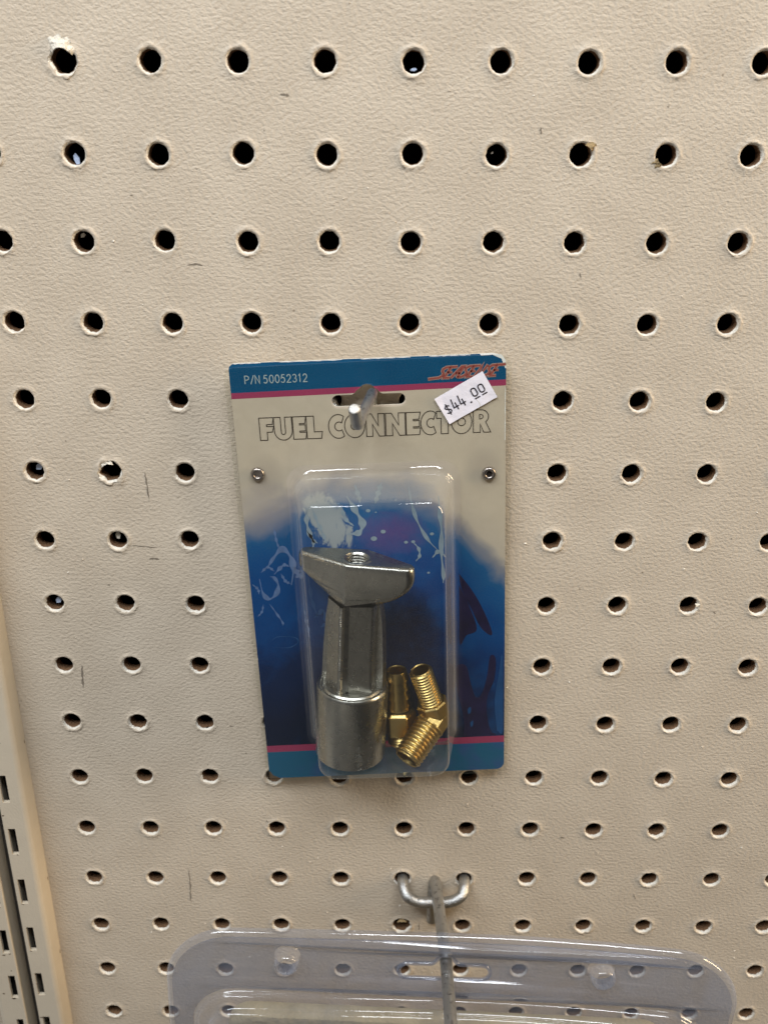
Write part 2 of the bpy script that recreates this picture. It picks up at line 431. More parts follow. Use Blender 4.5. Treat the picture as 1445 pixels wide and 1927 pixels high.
crumple('torn_paper', 8 * PITCH, -PITCH, 2.8, 5.0, 195, 250, 0.8, M['tanchip'], 14, 8, 3, parent=peg)
crumple('torn_paper', 1 * PITCH, -5 * PITCH, 2.9, 4.4, 60, 150, 0.5, M['chip'], 21, 10, 3, parent=peg)
crumple('torn_paper', 5 * PITCH, -13 * PITCH, 2.4, 3.7, 40, 150, 0.5, M['tanchip'], 25, 8, 3, parent=peg)
crumple('torn_paper', 9 * PITCH, -7 * PITCH, 2.6, 4.6, -8, 24, 0.5, M['chip'], 31, 6, 3, parent=peg)
# small pale chips set inside some holes
def scrap(i, j, du, dv, w, h, mat, rot, y=3.2):
    mb = MB(); rnd = random.Random(i * 31 + j)
    pts = [(-w, -h), (w * .2, -h * 1.15), (w, -h * .2), (w * .6, h), (-w * .3, h * .8), (-w * .9, h * .2)]
    vs = [(i * PITCH + du + p[0] * cos(rot) - p[1] * sin(rot), y + rnd.uniform(-.3, .3), -j * PITCH + dv + p[0] * sin(rot) + p[1] * cos(rot)) for p in pts]
    n = len(vs); vs += [(a, b + .4, c) for a, b, c in vs]
    mb.add(vs, [tuple(range(n)), tuple(reversed(range(n, 2*n)))] + [(k, (k+1) % n, n + (k+1) % n, n + k) for k in range(n)], 0, False)
    mb.build('pale_chip', mat, peg)
scrap(1, 1, .1, -1.4, .9, 1.5, M['bluechip'], .5, 2.0); scrap(1, 2, -.6, 1.6, .8, .6, M['chip'], .2, 2.0)
scrap(0, 5, .6, 1.0, 1.2, 1.1, M['bluechip'], .1, 2.4); scrap(1, 6, -.3, 1.0, .9, 1.3, M['chip'], .3, 2.0)
scrap(0, 7, .9, .6, 1.2, 1.1, M['bluechip'], .3, 2.2); scrap(5, 0, .2, -2.0, 1.0, .4, M['bluechip'], 0, 2.2)
scrap(6, 1, -1.2, .6, .35, .3, M['chip'], 0, 2.2)

def scuffs():
    S = [((37.3, -127), (37.6, -131), (37.9, -138)), ((29.6, -154.3), (34, -154.9), (39.5, -155.4)), ((35.8, -159.8), (37.4, -159.6), (39.6, -159.9)),
         ((6.9, -203.5), (6.5, -208), (6.2, -213.6)), ((39.2, -300), (39.3, -308), (39.0, -313), (38.8, -319)), ((88.0, -8.8), (89.4, -8.9), (90.8, -9.2)),
         ((165, -17.6), (165.3, -19.6)), ((134.0, -329), (134.1, -333)), ((222.6, -312.5), (223.8, -315.5)), ((41.6, -37), (41.9, -37.3)),
         ((57, -58), (60, -57.6), (62, -58.2)), ((180, -60), (180.5, -61.5)), ((60, -230), (61.5, -230.6)), ((205, -232), (206, -233)),
         ((72, -275), (73, -276.5)), ((190, -283), (192, -283.4)), ((238, -180), (239, -181)), ((20, -170), (21, -170.2))]
    for k, s in enumerate(S):
        mb = MB(); P = catmull([(a, b, 0) for a, b in s], 5)
        w = (0.55, .35, .75, .9, .6, .7)[k] if k < 6 else random.Random(k).uniform(.35, .7)
        pts = [(p.x + .12 * sin(i * 2.3), p.y) for i, p in enumerate(P)]
        ribbon(mb, pts, w, 0.09, 0, taper=lambda t: (0.35 + 0.65 * abs(sin(t * 9 + 1))) * max(.08, min(1, 5 * t, 5 * (1 - t))))
        mb.build('scuff_mark', M['scuff'], peg)
scuffs()

# space behind the board, coloured near black for the shade in the gap
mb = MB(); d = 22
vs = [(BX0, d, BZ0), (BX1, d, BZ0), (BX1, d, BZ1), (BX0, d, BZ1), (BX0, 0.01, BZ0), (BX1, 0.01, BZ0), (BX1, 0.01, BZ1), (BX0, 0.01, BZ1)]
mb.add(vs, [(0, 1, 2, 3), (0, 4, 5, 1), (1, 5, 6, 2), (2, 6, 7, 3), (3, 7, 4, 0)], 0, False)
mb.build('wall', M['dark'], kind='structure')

# ------------------------------------------------------------------ slotted steel uprights
def make_upright(x_in, x_out, depth, z_top_slot, name_label):
    """x_in: the edge towards the groove, x_out: outer side; outer corner is rolled"""
    root = empty('slotted_upright', ((x_in + x_out) / 2, 0, -520), label=name_label, cat='shelf upright', group='slotted steel uprights beside the pegboard')
    ox, oz = (x_in + x_out) / 2, -520
    sgn = 1 if x_out > x_in else -1
    sc_ = x_in + sgn * 3.1                       # slot centre
    s0, s1 = sorted((sc_ - 1.45, sc_ + 1.45)); rad = 2.0
    zt, zb = 150.0, -520.0
    mb = MB()
    def P(x, y, z): return (x - ox, y, z - oz)
    # front face as bands with slot openings
    xa, xb = sorted((x_in + sgn * .5, x_out - sgn * rad))
    y = -depth
    slots = []
    z = z_top_slot
    while z < zt: z += PITCH
    while z > zb: slots.append((z, z - 12.7)); z -= PITCH
    def quad(x0, x1, z0, z1): mb.add([P(x0, y, z0), P(x1, y, z0), P(x1, y, z1), P(x0, y, z1)], [(0, 1, 2, 3)], 0, False)
    quad(xa, s0, zb, zt); quad(s1, xb, zb, zt)
    prev = zt
    for a, b in slots:
        if a > zt: a = zt
        if prev > a: quad(s0, s1, a, prev)
        prev = b
        # slot reveals, 1.6 mm thick steel
        e = 1.6
        for (p, q) in (((s0, a), (s0, b)), ((s0, b), (s1, b)), ((s1, b), (s1, a)), ((s1, a), (s0, a))):
            mb.add([P(p[0], y, p[1]), P(q[0], y, q[1]), P(q[0], y + e, q[1]), P(p[0], y + e, p[1])], [(0, 1, 2, 3)], 0, False)
    if prev > zb: quad(s0, s1, zb, prev)
    # rolled outer corner and side, small inner corner and side
    prof = [(x_out - sgn * rad + sgn * rad * sin(radians(a)), y + rad - rad * cos(radians(a))) for a in range(0, 91, 10)] + [(x_out, 0.0)]
    n = len(prof)
    mb.add([P(px, py, zb) for px, py in prof] + [P(px, py, zt) for px, py in prof], [(k, k+1, n+k+1, n+k) for k in range(n-1)], 0, True)
    prof = [(x_in + sgn * .5 - sgn * .5 * sin(radians(a)), y + .5 - .5 * cos(radians(a))) for a in range(0, 91, 15)] + [(x_in, 0.0)]
    n = len(prof)
    mb.add([P(px, py, zb) for px, py in prof] + [P(px, py, zt) for px, py in prof], [(k, k+1, n+k+1, n+k) for k in range(n-1)], 0, True)
    # chips of rust
    rnd = random.Random(int(abs(x_in) * 10))
    for k in range(46):
        a, b = rnd.choice(slots) if rnd.random() < .6 else (rnd.uniform(zb, zt),) * 2
        cx, cz = (rnd.uniform(s0, s1), b - rnd.uniform(.1, .5)) if a != b else (rnd.uniform(xa, xb), a)
        r = rnd.uniform(.25, .75); m = 8
        mb.add([P(cx + r * cos(2*pi*q/m) * rnd.uniform(.6, 1.2), y - .03, cz + r * .7 * sin(2*pi*q/m) * rnd.uniform(.5, 1.2)) for q in range(m)], [tuple(range(m))], 1, False)
    for cz in (-237, -305, -345, -392):
        m = 9; r = rnd.uniform(.5, 1.0)
        mb.add([P(x_out + sgn * .03, -rnd.uniform(.6, .9) + r * .7 * cos(2*pi*q/m) * .6, cz + r * 1.6 * sin(2*pi*q/m) * rnd.uniform(.6, 1.2)) for q in range(m)], [tuple(range(m))], 1, False)
    mb.build('channel', [M['upright'], M['rust']], root)
    # dark plate behind the slots, painting the shade inside the channel
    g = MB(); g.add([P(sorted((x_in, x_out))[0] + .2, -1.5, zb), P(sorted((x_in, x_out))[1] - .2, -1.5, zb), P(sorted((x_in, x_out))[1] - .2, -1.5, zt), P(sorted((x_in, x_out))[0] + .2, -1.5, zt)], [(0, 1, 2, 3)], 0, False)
    g.build('slot_shade_plate', M['groove'], root)
make_upright(-29.3, -19.0, 9.0, -246.9, 'cream slotted steel upright strip nearest the pegboard, right of the dark groove')
make_upright(-34.6, -46.0, 9.0, -246.9 - 1.6, 'cream slotted steel upright strip in the bottom left corner, left of the dark groove')
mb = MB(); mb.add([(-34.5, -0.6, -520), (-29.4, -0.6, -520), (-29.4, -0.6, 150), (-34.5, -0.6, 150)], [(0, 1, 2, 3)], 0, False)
mb.build('gap_shade_strip', M['groove'], label='strip painted dark as the shade in the gap between the two slotted uprights', cat='strip')  # dark colour paints the shade between the uprights

# ------------------------------------------------------------------ wire hooks
def peg_hook(cx, z_hole, drop, rw, shaft_pts, tail_z, label, out=7.5):
    root = empty('peg_hook', (cx, 0, z_hole), label=label, cat='hook', group='wire hooks in the pegboard')
    def L(p): return (p[0] - cx, p[1], p[2] - z_hole)
    h = PITCH / 2
    path = [(cx-h, 9, z_hole + 3), (cx-h, 5, z_hole + .2), (cx-h, 1, z_hole - .5), (cx-h+.3, -out*.45, z_hole - 1.0), (cx-h+1.8, -out*.9, z_hole - drop*.55), (cx-h+6.5, -out, z_hole - drop*.96),
            (cx, -out, z_hole - drop), (cx+h-6.5, -out, z_hole - drop*.96), (cx+h-1.8, -out*.9, z_hole - drop*.55), (cx+h-.3, -out*.45, z_hole - 1.0), (cx+h, 1, z_hole - .5), (cx+h, 5, z_hole + .2), (cx+h, 9, z_hole + 3)]
    mb = MB(); tube(mb, [L(p) for p in catmull(path, 7)], rw, 24, wob=.02); mb.build('bracket', M['zinc'], root, sharp=50)
    mb = MB(); tube(mb, [L(p) for p in catmull(shaft_pts, 8)], rw, 24, chamfer=.35, wob=.025); mb.m = [1 if q >= len(mb.m) - 24 else 0 for q in range(len(mb.m))]
    mb.build('prong', [M['zinc'], M['cutend']], root, sharp=50)
HZ2 = -12 * PITCH
peg_hook(5.5 * PITCH, HZ2, 5.4, 2.25,
         [(139.2, -2.6, -325.0), (139.3, -2.5, -316), (139.6, -2.6, -306), (139.9, -4.4, -302.0), (140.3, -9, -301.2), (141.0, -24, -300.6), (142.0, -46, -300.0), (142.1, -75, -298.2), (142.2, -105, -296.5), (142.2, -118, -295.8), (142.2, -122, -294.6), (142.2, -124, -291), (142.2, -124.5, -284)],
         0, 'long galvanised wire hook standing out of the board, carrying the wide clear clamshell')
peg_hook(4.5 * PITCH, -4 * PITCH, 6.6, 1.78,
         [(114.6, -2.3, -122), (114.6, -2.3, -112), (114.7, -2.5, -103), (114.8, -4.4, -98.6), (114.9, -8.0, -97.3), (113.6, -17, -98.1), (111.8, -27, -99.4), (111.1, -31.5, -99.9), (110.8, -34.5, -98.7), (110.55, -37.6, -95.7), (110.35, -41, -92.4)],
         0, 'short galvanised wire hook with upturned tip through the slot of the blue card', out=2.2)

# ------------------------------------------------------------------ blister package
TH = radians(2.45)
PKG = (116.7, -5.0, -167.3)
CAT_P = 'package'
pkg = empty('blister_package', PKG, (0, -TH, 0), label='blue and beige carded blister package with a price sticker, hung on the short hook', cat=CAT_P)
def pkg_world(u, v, n):
    return (PKG[0] + u * cos(TH) - v * sin(TH), PKG[1] - n, PKG[2] + u * sin(TH) + v * cos(TH))

def slot_loop(u0, u1, v0, v1, nu, nv, hw, tilt=0.0, grow=0.0):
    r = (v1 - v0) / 2 + grow; cv = (v0 + v1) / 2
    u0 -= grow; u1 += grow
    out = arc(u0 + r, cv, r, r, 90, 270, 10) + arc(u1 - r, cv, r, r, -90, 90, 10)
    cu = nu
    out += [(cu + hw + 1.6, cv + r), (cu + hw + .7, cv + r + .5), (cu + hw - .1, cv + r + 1.5)]
    out += arc(cu, nv - hw * .72 + grow, hw * .8, hw * .72, 25, 155, 8)
    out += [(cu - hw + .1, cv + r + 1.5), (cu - hw - .7, cv + r + .5), (cu - hw - 1.6, cv + r)]
    return [(a, b + (a - nu) * tilt) for a, b in out]

def card_outline(g=0.0):
    c = [(44.5 + g, 81.2 + g), (-44.5 - g, 81.1 + g), (-45.0 - g, -81.6 - g), (45.0 + g, -80.5 - g)]
    base = rrect(-1, -1, 1, 1, 0.0001, 6)
    out = []
    rad = [4.6, 2.2, 3.0, 3.2]; a0 = [0, 90, 180, 270]; sx = [-1, 1, 1, -1]; sy = [-1, -1, 1, 1]
    for q in range(4):
        r = rad[q]; cc = (c[q][0] + sx[q] * r, c[q][1] + sy[q] * r)
        for k in range(9):
            a = radians(a0[q] + 90 * k / 8); out.append((cc[0] + r * cos(a), cc[1] + r * sin(a)))
    return out

SL = slot_loop(-12.0, 11.9, 65.5, 69.35, -0.4, 72.7, 3.4, 0.0)
def build_card():
    mb = MB(); th = 0.55
    vs, fs = fill2d([card_outline(), SL], th)
    me_v = [(x, -(z - th / 2), y) for x, y, z in vs]
    for f in fs:
        zs = [vs[i][2] for i in f]
        front = min(zs) > th / 2 - 1e-4
        b = None
        mb.f.append(list(f)); mb.m.append(0 if front else 1); mb.sm.append(False)
    mb.v = me_v
    # dark plum coral silhouettes and blue fronds, as printed
    def poly(pts, mi, n=.03):
        P = catmull([(a, b, 0) for a, b in pts + [pts[0]]], 5)[:-1]
        v2, f2 = fill2d([[(p.x, p.y) for p in P]]); mb.add([(x, -n, y) for x, y, z in v2], f2, mi, False)
    poly([(29.5, -64.8), (30, -60), (29, -52), (27.5, -45), (27.0, -36), (28.5, -33.5), (31, -34.5), (32.6, -42), (34.2, -47.5), (36.2, -47), (38.3, -40), (39.6, -30.5), (41.6, -31.5), (41.2, -40), (38.6, -48), (38.5, -56), (40, -63), (42, -64.6), (36, -65.2)], 2)
    poly([(28.6, 3.5), (33, -3), (37, -11), (40.2, -20), (39.4, -21.6), (36, -18), (33, -11), (29.5, -2.5)], 2)
    poly([(28.6, -1), (32, -9), (34.8, -19), (31, -21.5), (28.7, -25), (28.6, -12)], 2)
    # blue frond mass at the right foot and the dark reef behind the fittings
    poly([(42.2, -62.8), (41.3, -50), (42.8, -38), (44.0, -30), (44.4, -50), (44.3, -63.6)], 3)
    poly([(31.2, -53), (32.3, -52), (32.5, -54), (31.6, -55)], 3, .05)
    poly([(32.2, -59), (33.2, -58), (33.2, -60), (32.5, -60.8)], 3, .05)
    # worn white corner and edge, bruised lower corner
    tr = [(36.5, 80.6), (40.2, 80.7), (43.0, 79.3), (44.2, 76.2), (44.5, 76.2), (44.3, 78.9), (43.0, 80.7), (40.0, 81.2), (36.0, 81.2)]
    v2, f2 = fill2d([tr]); mb.add([(x, -.03, y) for x, y, z in v2], f2, 4, False)
    for a, b in ((-43, -34), (-28, -8), (-2, 14), (20, 33)):
        pts = [(a + (b - a) * k / 14, 81.12 + .0 * k) for k in range(15)]
        ribbon(mb, [(p[0], 81.0 + .05 * sin(p[0] * 3)) for p in pts], .28, .03, 4, taper=lambda t: .3 + .7 * abs(sin(t * 13)))
    ribbon(mb, [(44.3, 70 - k * 2.0) for k in range(10)], .25, .03, 4, taper=lambda t: .2 + .8 * abs(sin(t * 17)))
    v2, f2 = fill2d([[(-45, -81.6), (-45, -78.2), (-44.4, -78.6), (-43.6, -80.2), (-42, -81.0), (-41, -81.6)]])
    mb.add([(x, -.04, y) for x, y, z in v2], f2, 5, False)
    return mb.build('backing_card', [M['card'], M['board'], M['coral'], M['water'], M['worn'], M['rust']], pkg)
card = build_card()

# pale splashes printed / smeared on the water
def splashes():
    mb = MB()
    def s(pts, w, mi, lo=.15, n=.05):
        P = catmull([(a, b, 0) for a, b in pts], 7)
        ribbon(mb, [(p.x, p.y) for p in P], w * 1.3, n, mi, taper=lambda t: max(lo, min(1, 4 * t, 4 * (1 - t)) * (.65 + .35 * sin(t * 21 + pts[0][0]))))
    # left group, px crop (420,960)+ /3.567
    s([(-34.6, 23.5), (-34.2, 19), (-33.4, 15.2)], .8, 0); s([(-38.2, 8.2), (-35.5, 12.2), (-32.3, 15.2), (-29.6, 11.8), (-29.2, 6.8), (-30.3, 1.2)], 2.0, 0)
    s([(-36, 5.6), (-32.5, 9.0), (-30.5, 8.5)], 1.3, 0, n=.06); s([(-33.6, 5.8), (-32.2, 2.8), (-30.6, 1.8)], 1.1, 0, n=.07)
    s([(-41.3, 4.0), (-40.6, -1.5), (-38.6, -4.0), (-36.0, -2.2), (-34.9, 1.2), (-36.0, 4.2), (-37.5, 4.8)], 1.5, 0)
    s([(-44, 2), (-42.2, 0), (-42, -2)], .9, 0); s([(-40.8, -6), (-41.6, -9), (-43.3, -11)], .7, 0); s([(-38.6, -6), (-36.6, -9.6), (-34.6, -13.6), (-34.6, -15)], .7, 0)
    s([(-40.5, 6.5), (-38, 8.5), (-35.8, 6.8)], 1.0, 0, n=.07); s([(-28.5, 8), (-27.5, 5.0), (-26, 4.0)], 2.2, 0)
    s([(-40, -22), (-37, -19.5), (-31, -19.8), (-29.6, -21.8), (-33, -24), (-39, -23.6)], .45, 3)
    # inside, round the head of the connector
    s([(-22.6, 30), (-23.2, 25), (-22, 19), (-20, 17)], 1.5, 1); s([(-21, 30), (-19.5, 25), (-18, 20.5), (-17, 17)], 1.2, 1)
    s([(-23.5, 22), (-21.5, 18), (-22, 14)], 1.0, 1); s([(-9.0, 34), (-6.5, 29), (-4.2, 24), (-5.5, 20.5), (-9.5, 20)], 2.2, 1); s([(-11, 31), (-10, 26), (-7.2, 23)], 1.2, 1)
    s([(-6, 38), (-5, 34), (-4.6, 31.5)], 1.6, 1); s([(3, 38.5), (1.8, 35), (.5, 31)], 1.8, 1); s([(12, 37), (12.8, 31), (14.6, 24), (18.0, 17), (21.6, 12.5)], 1.1, 1)
    s([(22, 33), (22.3, 27), (22.8, 20), (22.6, 12), (23.2, 3), (23, 0)], 1.4, 1); s([(19.5, 10), (22, 12.5), (24, 10)], 1.4, 1, n=.06)
    s([(13, 16), (14.8, 13.6), (15.0, 10.6), (13.6, 8.8)], 1.0, 1)
    for a, b, r in ((-2, 28.5, .8), (10.5, 16.2, .7), (13, 16.3, .7), (0.6, 27.8, .35), (2.8, 20.5, .9), (7.5, 32, .35), (19.5, 19.0, .7), (-.5, 18, 1.1), (18, 4.2, .5), (15, 31, .35)):
        n = 10; mb.add([(a + r * cos(2*pi*k/n), -.08, b + .8 * r * sin(2*pi*k/n)) for k in range(n)], [tuple(range(n))], 1, False)
    s([(-24, 4), (-23.5, -5), (-21.8, -12)], 1.2, 3); s([(-23, -12), (-20, -10), (-18.5, -14), (-21, -16)], 2.2, 3)
    s([(-26.4, -8), (-26.0, -14), (-25.4, -20)], 1.0, 0)
    mb.build('splash_print', [M['splash'], M['splash2'], M['pale'], M['water']], card)
splashes()

# --- lettering
def title():
    mb = MB()
    def flat(pts, u0, u1, v0=54.95, v1=62.65):
        return [(u0 + a * (u1 - u0), v0 + b * (v1 - v0)) for a, b in pts]
    F = [(0, 0), (0, 1), (1, 1), (.90, .70), (.5, .70), (.5, .61), (.98, .61), (.86, .36), (.5, .36), (.5, 0)]
    Ee = [(0, 0), (0, 1), (1, 1), (.90, .69), (.5, .69), (.5, .63), (.93, .63), (.93, .36), (.5, .36), (.5, .30), (1, .30), (.92, 0)]
    Lx = [(0, 0), (0, 1), (.48, 1), (.48, .30), (1, .30), (.92, 0)]
    N = [(0, 0), (0, 1), (.30, 1), (.66, .46), (.66, 1), (1, 1), (1, 0), (.70, 0), (.34, .54), (.34, 0)]
    T = [(.0, 1), (1, 1), (1, .69), (.74, .69), (.74, 0), (.28, 0), (.28, .69), (.0, .69)]
    Uu = [(0, 1), (.38, 1), (.38, .36)] + arc(.5, .33, .12, .10, 180, 360, 8)[1:-1] + [(.62, .36), (.62, 1), (1, 1), (1, .42)] + arc(.5, .40, .5, .42, 0, -180, 18)[1:-1] + [(0, .42)]
    R = [(0, 0), (0, 1), (.42, 1)] + arc(.45, .70, .42, .30, 80, -52, 12) + [(1, 0), (.60, 0), (.40, .36), (.40, 0)]
    Rc = [(.36, .60), (.36, .80)] + arc(.40, .70, .16, .10, 80, -80, 8)
    C = arc(.60, .5, .60, .53, 55, 305, 26) + [(.86, .33)][:0] + list(reversed(arc(.64, .5, .26, .20, 50, 310, 14)))
    O1 = arc(.5, .5, .5, .53, 0, 360, 36)[:-1]; O2 = arc(.5, .5, .19, .17, 0, 360, 22)[:-1]
    W = .27; n = .07
    def dr(lp, u0, u1): ribbon(mb, flat(lp, u0, u1), W, n, 0, closed=True)
    dr(F, -36.3, -31.5); dr(Uu, -31.5, -25.6); dr(Ee, -25.3, -20.9); dr(Lx, -20.8, -15.7)
    dr(C, -13.6, -8.2); dr(O1, -8.3, -1.7); dr(O2, -8.3, -1.7); dr(N, -1.2, 4.8); dr(N, 5.2, 11.6); dr(Ee, 11.9, 16.6)
    dr(C, 16.7, 21.9); dr(T, 21.9, 27.0); dr(O1, 26.7, 33.4); dr(O2, 26.7, 33.4); dr(R, 33.9, 39.6); dr(Rc, 33.9, 39.6)
    mb.build('title_lettering', M['ink'], card)
title()

# monoline digits in a 0..1 box
GL = {
 'P': [[(0, 0), (0, 1), (.45, 1)] + arc(.45, .74, .5, .26, 90, -90, 8) + [(0, .48)]],
 '/': [[(0, -.05), (1, 1.05)]],
 'N': [[(0, 0), (0, 1), (.95, 0), (.95, 1)]],
 '5': [[(.85, 1), (.25, 1), (.12, .58)] + arc(.42, .33, .46, .33, 110, -140, 12)],
 '0': [arc(.5, .5, .46, .5, 0, 360, 22)],
 '2': [arc(.48, .7, .42, .30, 165, -25, 10) + [(.05, 0), (.95, 0)]],
 '3': [arc(.45, .74, .38, .26, 150, -80, 9) + arc(.45, .27, .44, .27, 80, -155, 10)],
 '1': [[(.15, .82), (.5, 1), (.5, 0)]],
}
def text(mb, s, u, v, w, h, gap, wd, n, mi=0, fr=U3):
    for ch in s:
        if ch == ' ': u += w * .55; continue
        cw = w * {'1': .7, '/': .75}.get(ch, 1)
        for st in GL[ch]: ribbon(mb, [(u + a * cw, v + b * h) for a, b in st], wd, n, mi, fr=fr)
        u += cw + gap
mb = MB(); text(mb, 'P/N 50052312', -39.6, 74.3, 1.36, 2.55, .52, .27, .07); mb.build('part_number', M['pale'], card)

def logo():
    mb = MB(); u = 22.6; h = 3.5; v0 = 73.75; sl = .85
    G = {'S': [[(1.15, 1.0), (.55, .98), (.22, .82), (.35, .62), (.75, .44), (.82, .2), (.45, .03), (-.15, .0)]],
         'E': [[(1.0, 1), (.1, 1), (.08, 0), (.9, 0)], [(.1, .5), (.75, .5)]],
         'A': [[(.0, 0), (.55, 1), (.95, 1), (.95, 0)], [(.35, .38), (.95, .38)]],
         'N': [[(0, 0), (.12, 1), (.75, .0), (.95, 1)]]}
    for wd, mi, n in ((1.05, 1, .07), (.68, 0, .10)):
        u = 21.9
        for k, ch in enumerate('SEASENSE'):
            cw = 1.95
            for q, st in enumerate(G[ch]):
                if k in (0,) and ch == 'S': st = st + [(-.75, -.03), (-1.1, -.06)]
                if k == 7 and q == 0: st = [(1.25, 1.03)] + st
                ribbon(mb, [(u + a * cw + b * h * sl * .82, v0 + .012 * (u - 22) + b * h) for a, b in st], wd * (.8 if q else 1), n, mi)
            u += cw + .52
    mb.build('brand_lettering', [M['red'], M['tan']], card)
logo()

# --- clear cover: flange sheet plus domed blister
def build_cover():
    mb = MB()
    # flange covers the card except its top edge
    fl = rrect(-46.2, -82.3, 46.2, 80.3, [4, 3, 3, 3], 6)
    fl = [(a, b + (.013 * a)) for a, b in fl]
    dome = rrect(-29.0, -68.4, 29.5, 45.8, 6.5, 8)
    slot2 = slot_loop(-12.3, 12.2, 64.9, 69.5, -0.4, 72.9, 3.5)
    th = .35
    vs, fs = fill2d([fl, dome, slot2], th)
    mb.add([(x, -(z + .28), y) for x, y, z in vs], fs, 0, False)
    # dome: rings from base to front face
    rings = []
    def ring(u0, v0, u1, v1, r, n, tl=0.0):
        return [(a, -(n), b) for a, b in rrect(u0, v0, u1, v1, r, 8)]
    B = (-29.0, -68.4, 29.5, 45.8); Fm = (-22.9, -62.9, 23.0, 41.9); N1 = 27.0
    def at(f, n, r, extra=0.0):
        q = [B[i] + (Fm[i] - B[i]) * f for i in range(4)]
        return ring(q[0] + extra, q[1] + extra, q[2] - extra, q[3] - extra, r, n)
    # concave fillet at the foot
    for a in (0, 15, 30, 45, 60, 75, 90):
        k = radians(a); rf = 3.0
        rings.append(at(0, .45 + rf * (1 - cos(k)), 6.5, rf * sin(k) - .0))
    ex = 3.0
    for f in (.25, .5, .75, .93):
        rings.append(at(f, .45 + 3.0 + (N1 - 5.6) * f, 6.4 - .6 * f, ex * (1 - f) + .0))
    rt = 2.0
    for a in (10, 25, 40, 55, 70, 90):
        k = radians(a); rings.append(at(1, N1 - rt + rt * sin(k), 6.0, rt * (1 - cos(k))))
    # shallow flat face
    rings.append(at(1, N1 + .05, 4.5, rt + 3)); rings.append(at(1, N1 - .1, 3.0, 15))
    vs, fs = strip_rings(rings, cap1=True)
    mb2 = MB(); mb2.add(vs, fs, 0, True)
    fo = mb.build('flange', M['flange'], cover)
    do = mb2.build('dome', M['clear'], cover, sharp=60)
cover = empty('plastic_cover', (0, 0, 0), parent=pkg)
build_cover()

# dust flecks and edge beads are left to the film itself
def eyelet(u, v, tilt):
    mb = MB()
    prof = [(1.15, -1.0), (1.0, .2), (1.05, .7), (1.35, 1.0), (1.75, 1.05), (2.1, .85), (2.28, .5), (2.3, .1)]
    lathe(mb, prof, (0, 0, 0), (0, -1, 0), 32)
    # inner barrel bottom, coloured dark on one eyelet for the hollow's shade
    n = 24; mb.add([(.0, -.15, 0)] + [(1.05 * cos(2*pi*k/n), -.25, 1.05 * sin(2*pi*k/n)) for k in range(n)], [(0, 1 + (k+1) % n, 1 + k) for k in range(n)], 0 if tilt else 1, True)
    o = mb.build('eyelet', [M['steel'], M['dark']], pkg); o.location = (u * MM, -.4 * MM, v * MM); o.rotation_euler = (radians(tilt * 3), 0, 0)
eyelet(-38.3, 43.4, 1); eyelet(39.0, 40.6, 0)

# --- price sticker
def sticker():
    O = Vector((21.3, 67.0)); e1 = (Vector((36.9, 75.6)) - O).normalized(); e2 = Vector((e1.y, -e1.x))
    def F(p, n): q = O + e1 * p[0] + e2 * p[1]; return (q.x, -n, q.y)
    W, H = 17.8, 9.9; mb = MB()
    nx, ny = 24, 12
    def hgt(a, b): return .62 + .10 * mnoise.noise(Vector((a * 5, b * 3, 2))) + .35 * max(0, .12 - a) / .12 * 0.6 + .25 * max(0, a - .9) * 4 * b
    vs = []
    for j in range(ny + 1):
        for i in range(nx + 1): vs.append(F((W * i / nx, H * j / ny), hgt(i / nx, j / ny)))
    w = nx + 1
    fs = [(j*w+i, j*w+i+1, (j+1)*w+i+1, (j+1)*w+i) for j in range(ny) for i in range(nx)]
    top = len(vs); vs += [(x, y + .12, z) for x, y, z in vs]
    fs += [tuple(top + q for q in reversed(f)) for f in fs[:ny*nx]]
    edge = [i for i in range(nx)] + [j*w+nx for j in range(ny)] + [ny*w+nx-i for i in range(nx)] + [(ny-j)*w for j in range(ny)]
    m = len(edge); fs += [(edge[k], edge[(k+1) % m], top + edge[(k+1) % m], top + edge[k]) for k in range(m)]
    mb.add(vs, fs, 0, False)
    so = mb.build('price_sticker', M['sticker'], pkg, sharp=30)
    tb = MB(); n = .10
    def T(p, nn): return F(p, nn + hgt(p[0] / W, p[1] / H) - .0)
    def st(pts, wd=.42): ribbon(tb, pts, wd, n, 0, fr=T)
    # $
    cx, cy = 2.15, 5.3
    st([(cx + a, cy + b) for a, b in [(.75, -.85), (.35, -1.25), (-.25, -1.3), (-.75, -.9), (-.65, -.35), (0, .0), (.7, .35), (.8, .95), (.3, 1.35), (-.35, 1.3), (-.8, .95)]], .38)
    st([(cx - .05, cy - 1.95), (cx + .05, cy + 1.95)], .38)
    for cx in (4.75, 7.25):
        cy = 4.85
        st([(cx - .35, cy - 2.0), (cx - .75, cy + 1.0), (cx + 1.0, cy + 1.0)], .42); st([(cx + .35, cy - .35), (cx + .35, cy + 2.05)], .42)
    nq = 10; tb.add([T((9.75 + .33 * cos(2*pi*k/nq), 7.05 + .33 * sin(2*pi*k/nq)), n) for k in range(nq)], [tuple(range(nq))], 0, False)
    for cx in (12.15, 14.75):
        P = rrect(cx - .8, 3.25, cx + .8, 5.95, .68, 5); ribbon(tb, P, .42, n, 0, closed=True, fr=T)
        st([(cx - .75, 6.75), (cx + .95, 6.75)], .40)
    tb.build('price_digits', M['black'], so)
    cb = MB(); ribbon(cb, [(11.6, 7.4), (11.9, 8.6), (11.5, 9.8)], .16, .02, 0, fr=T); cb.build('cut_line', M['board'], so)
sticker()

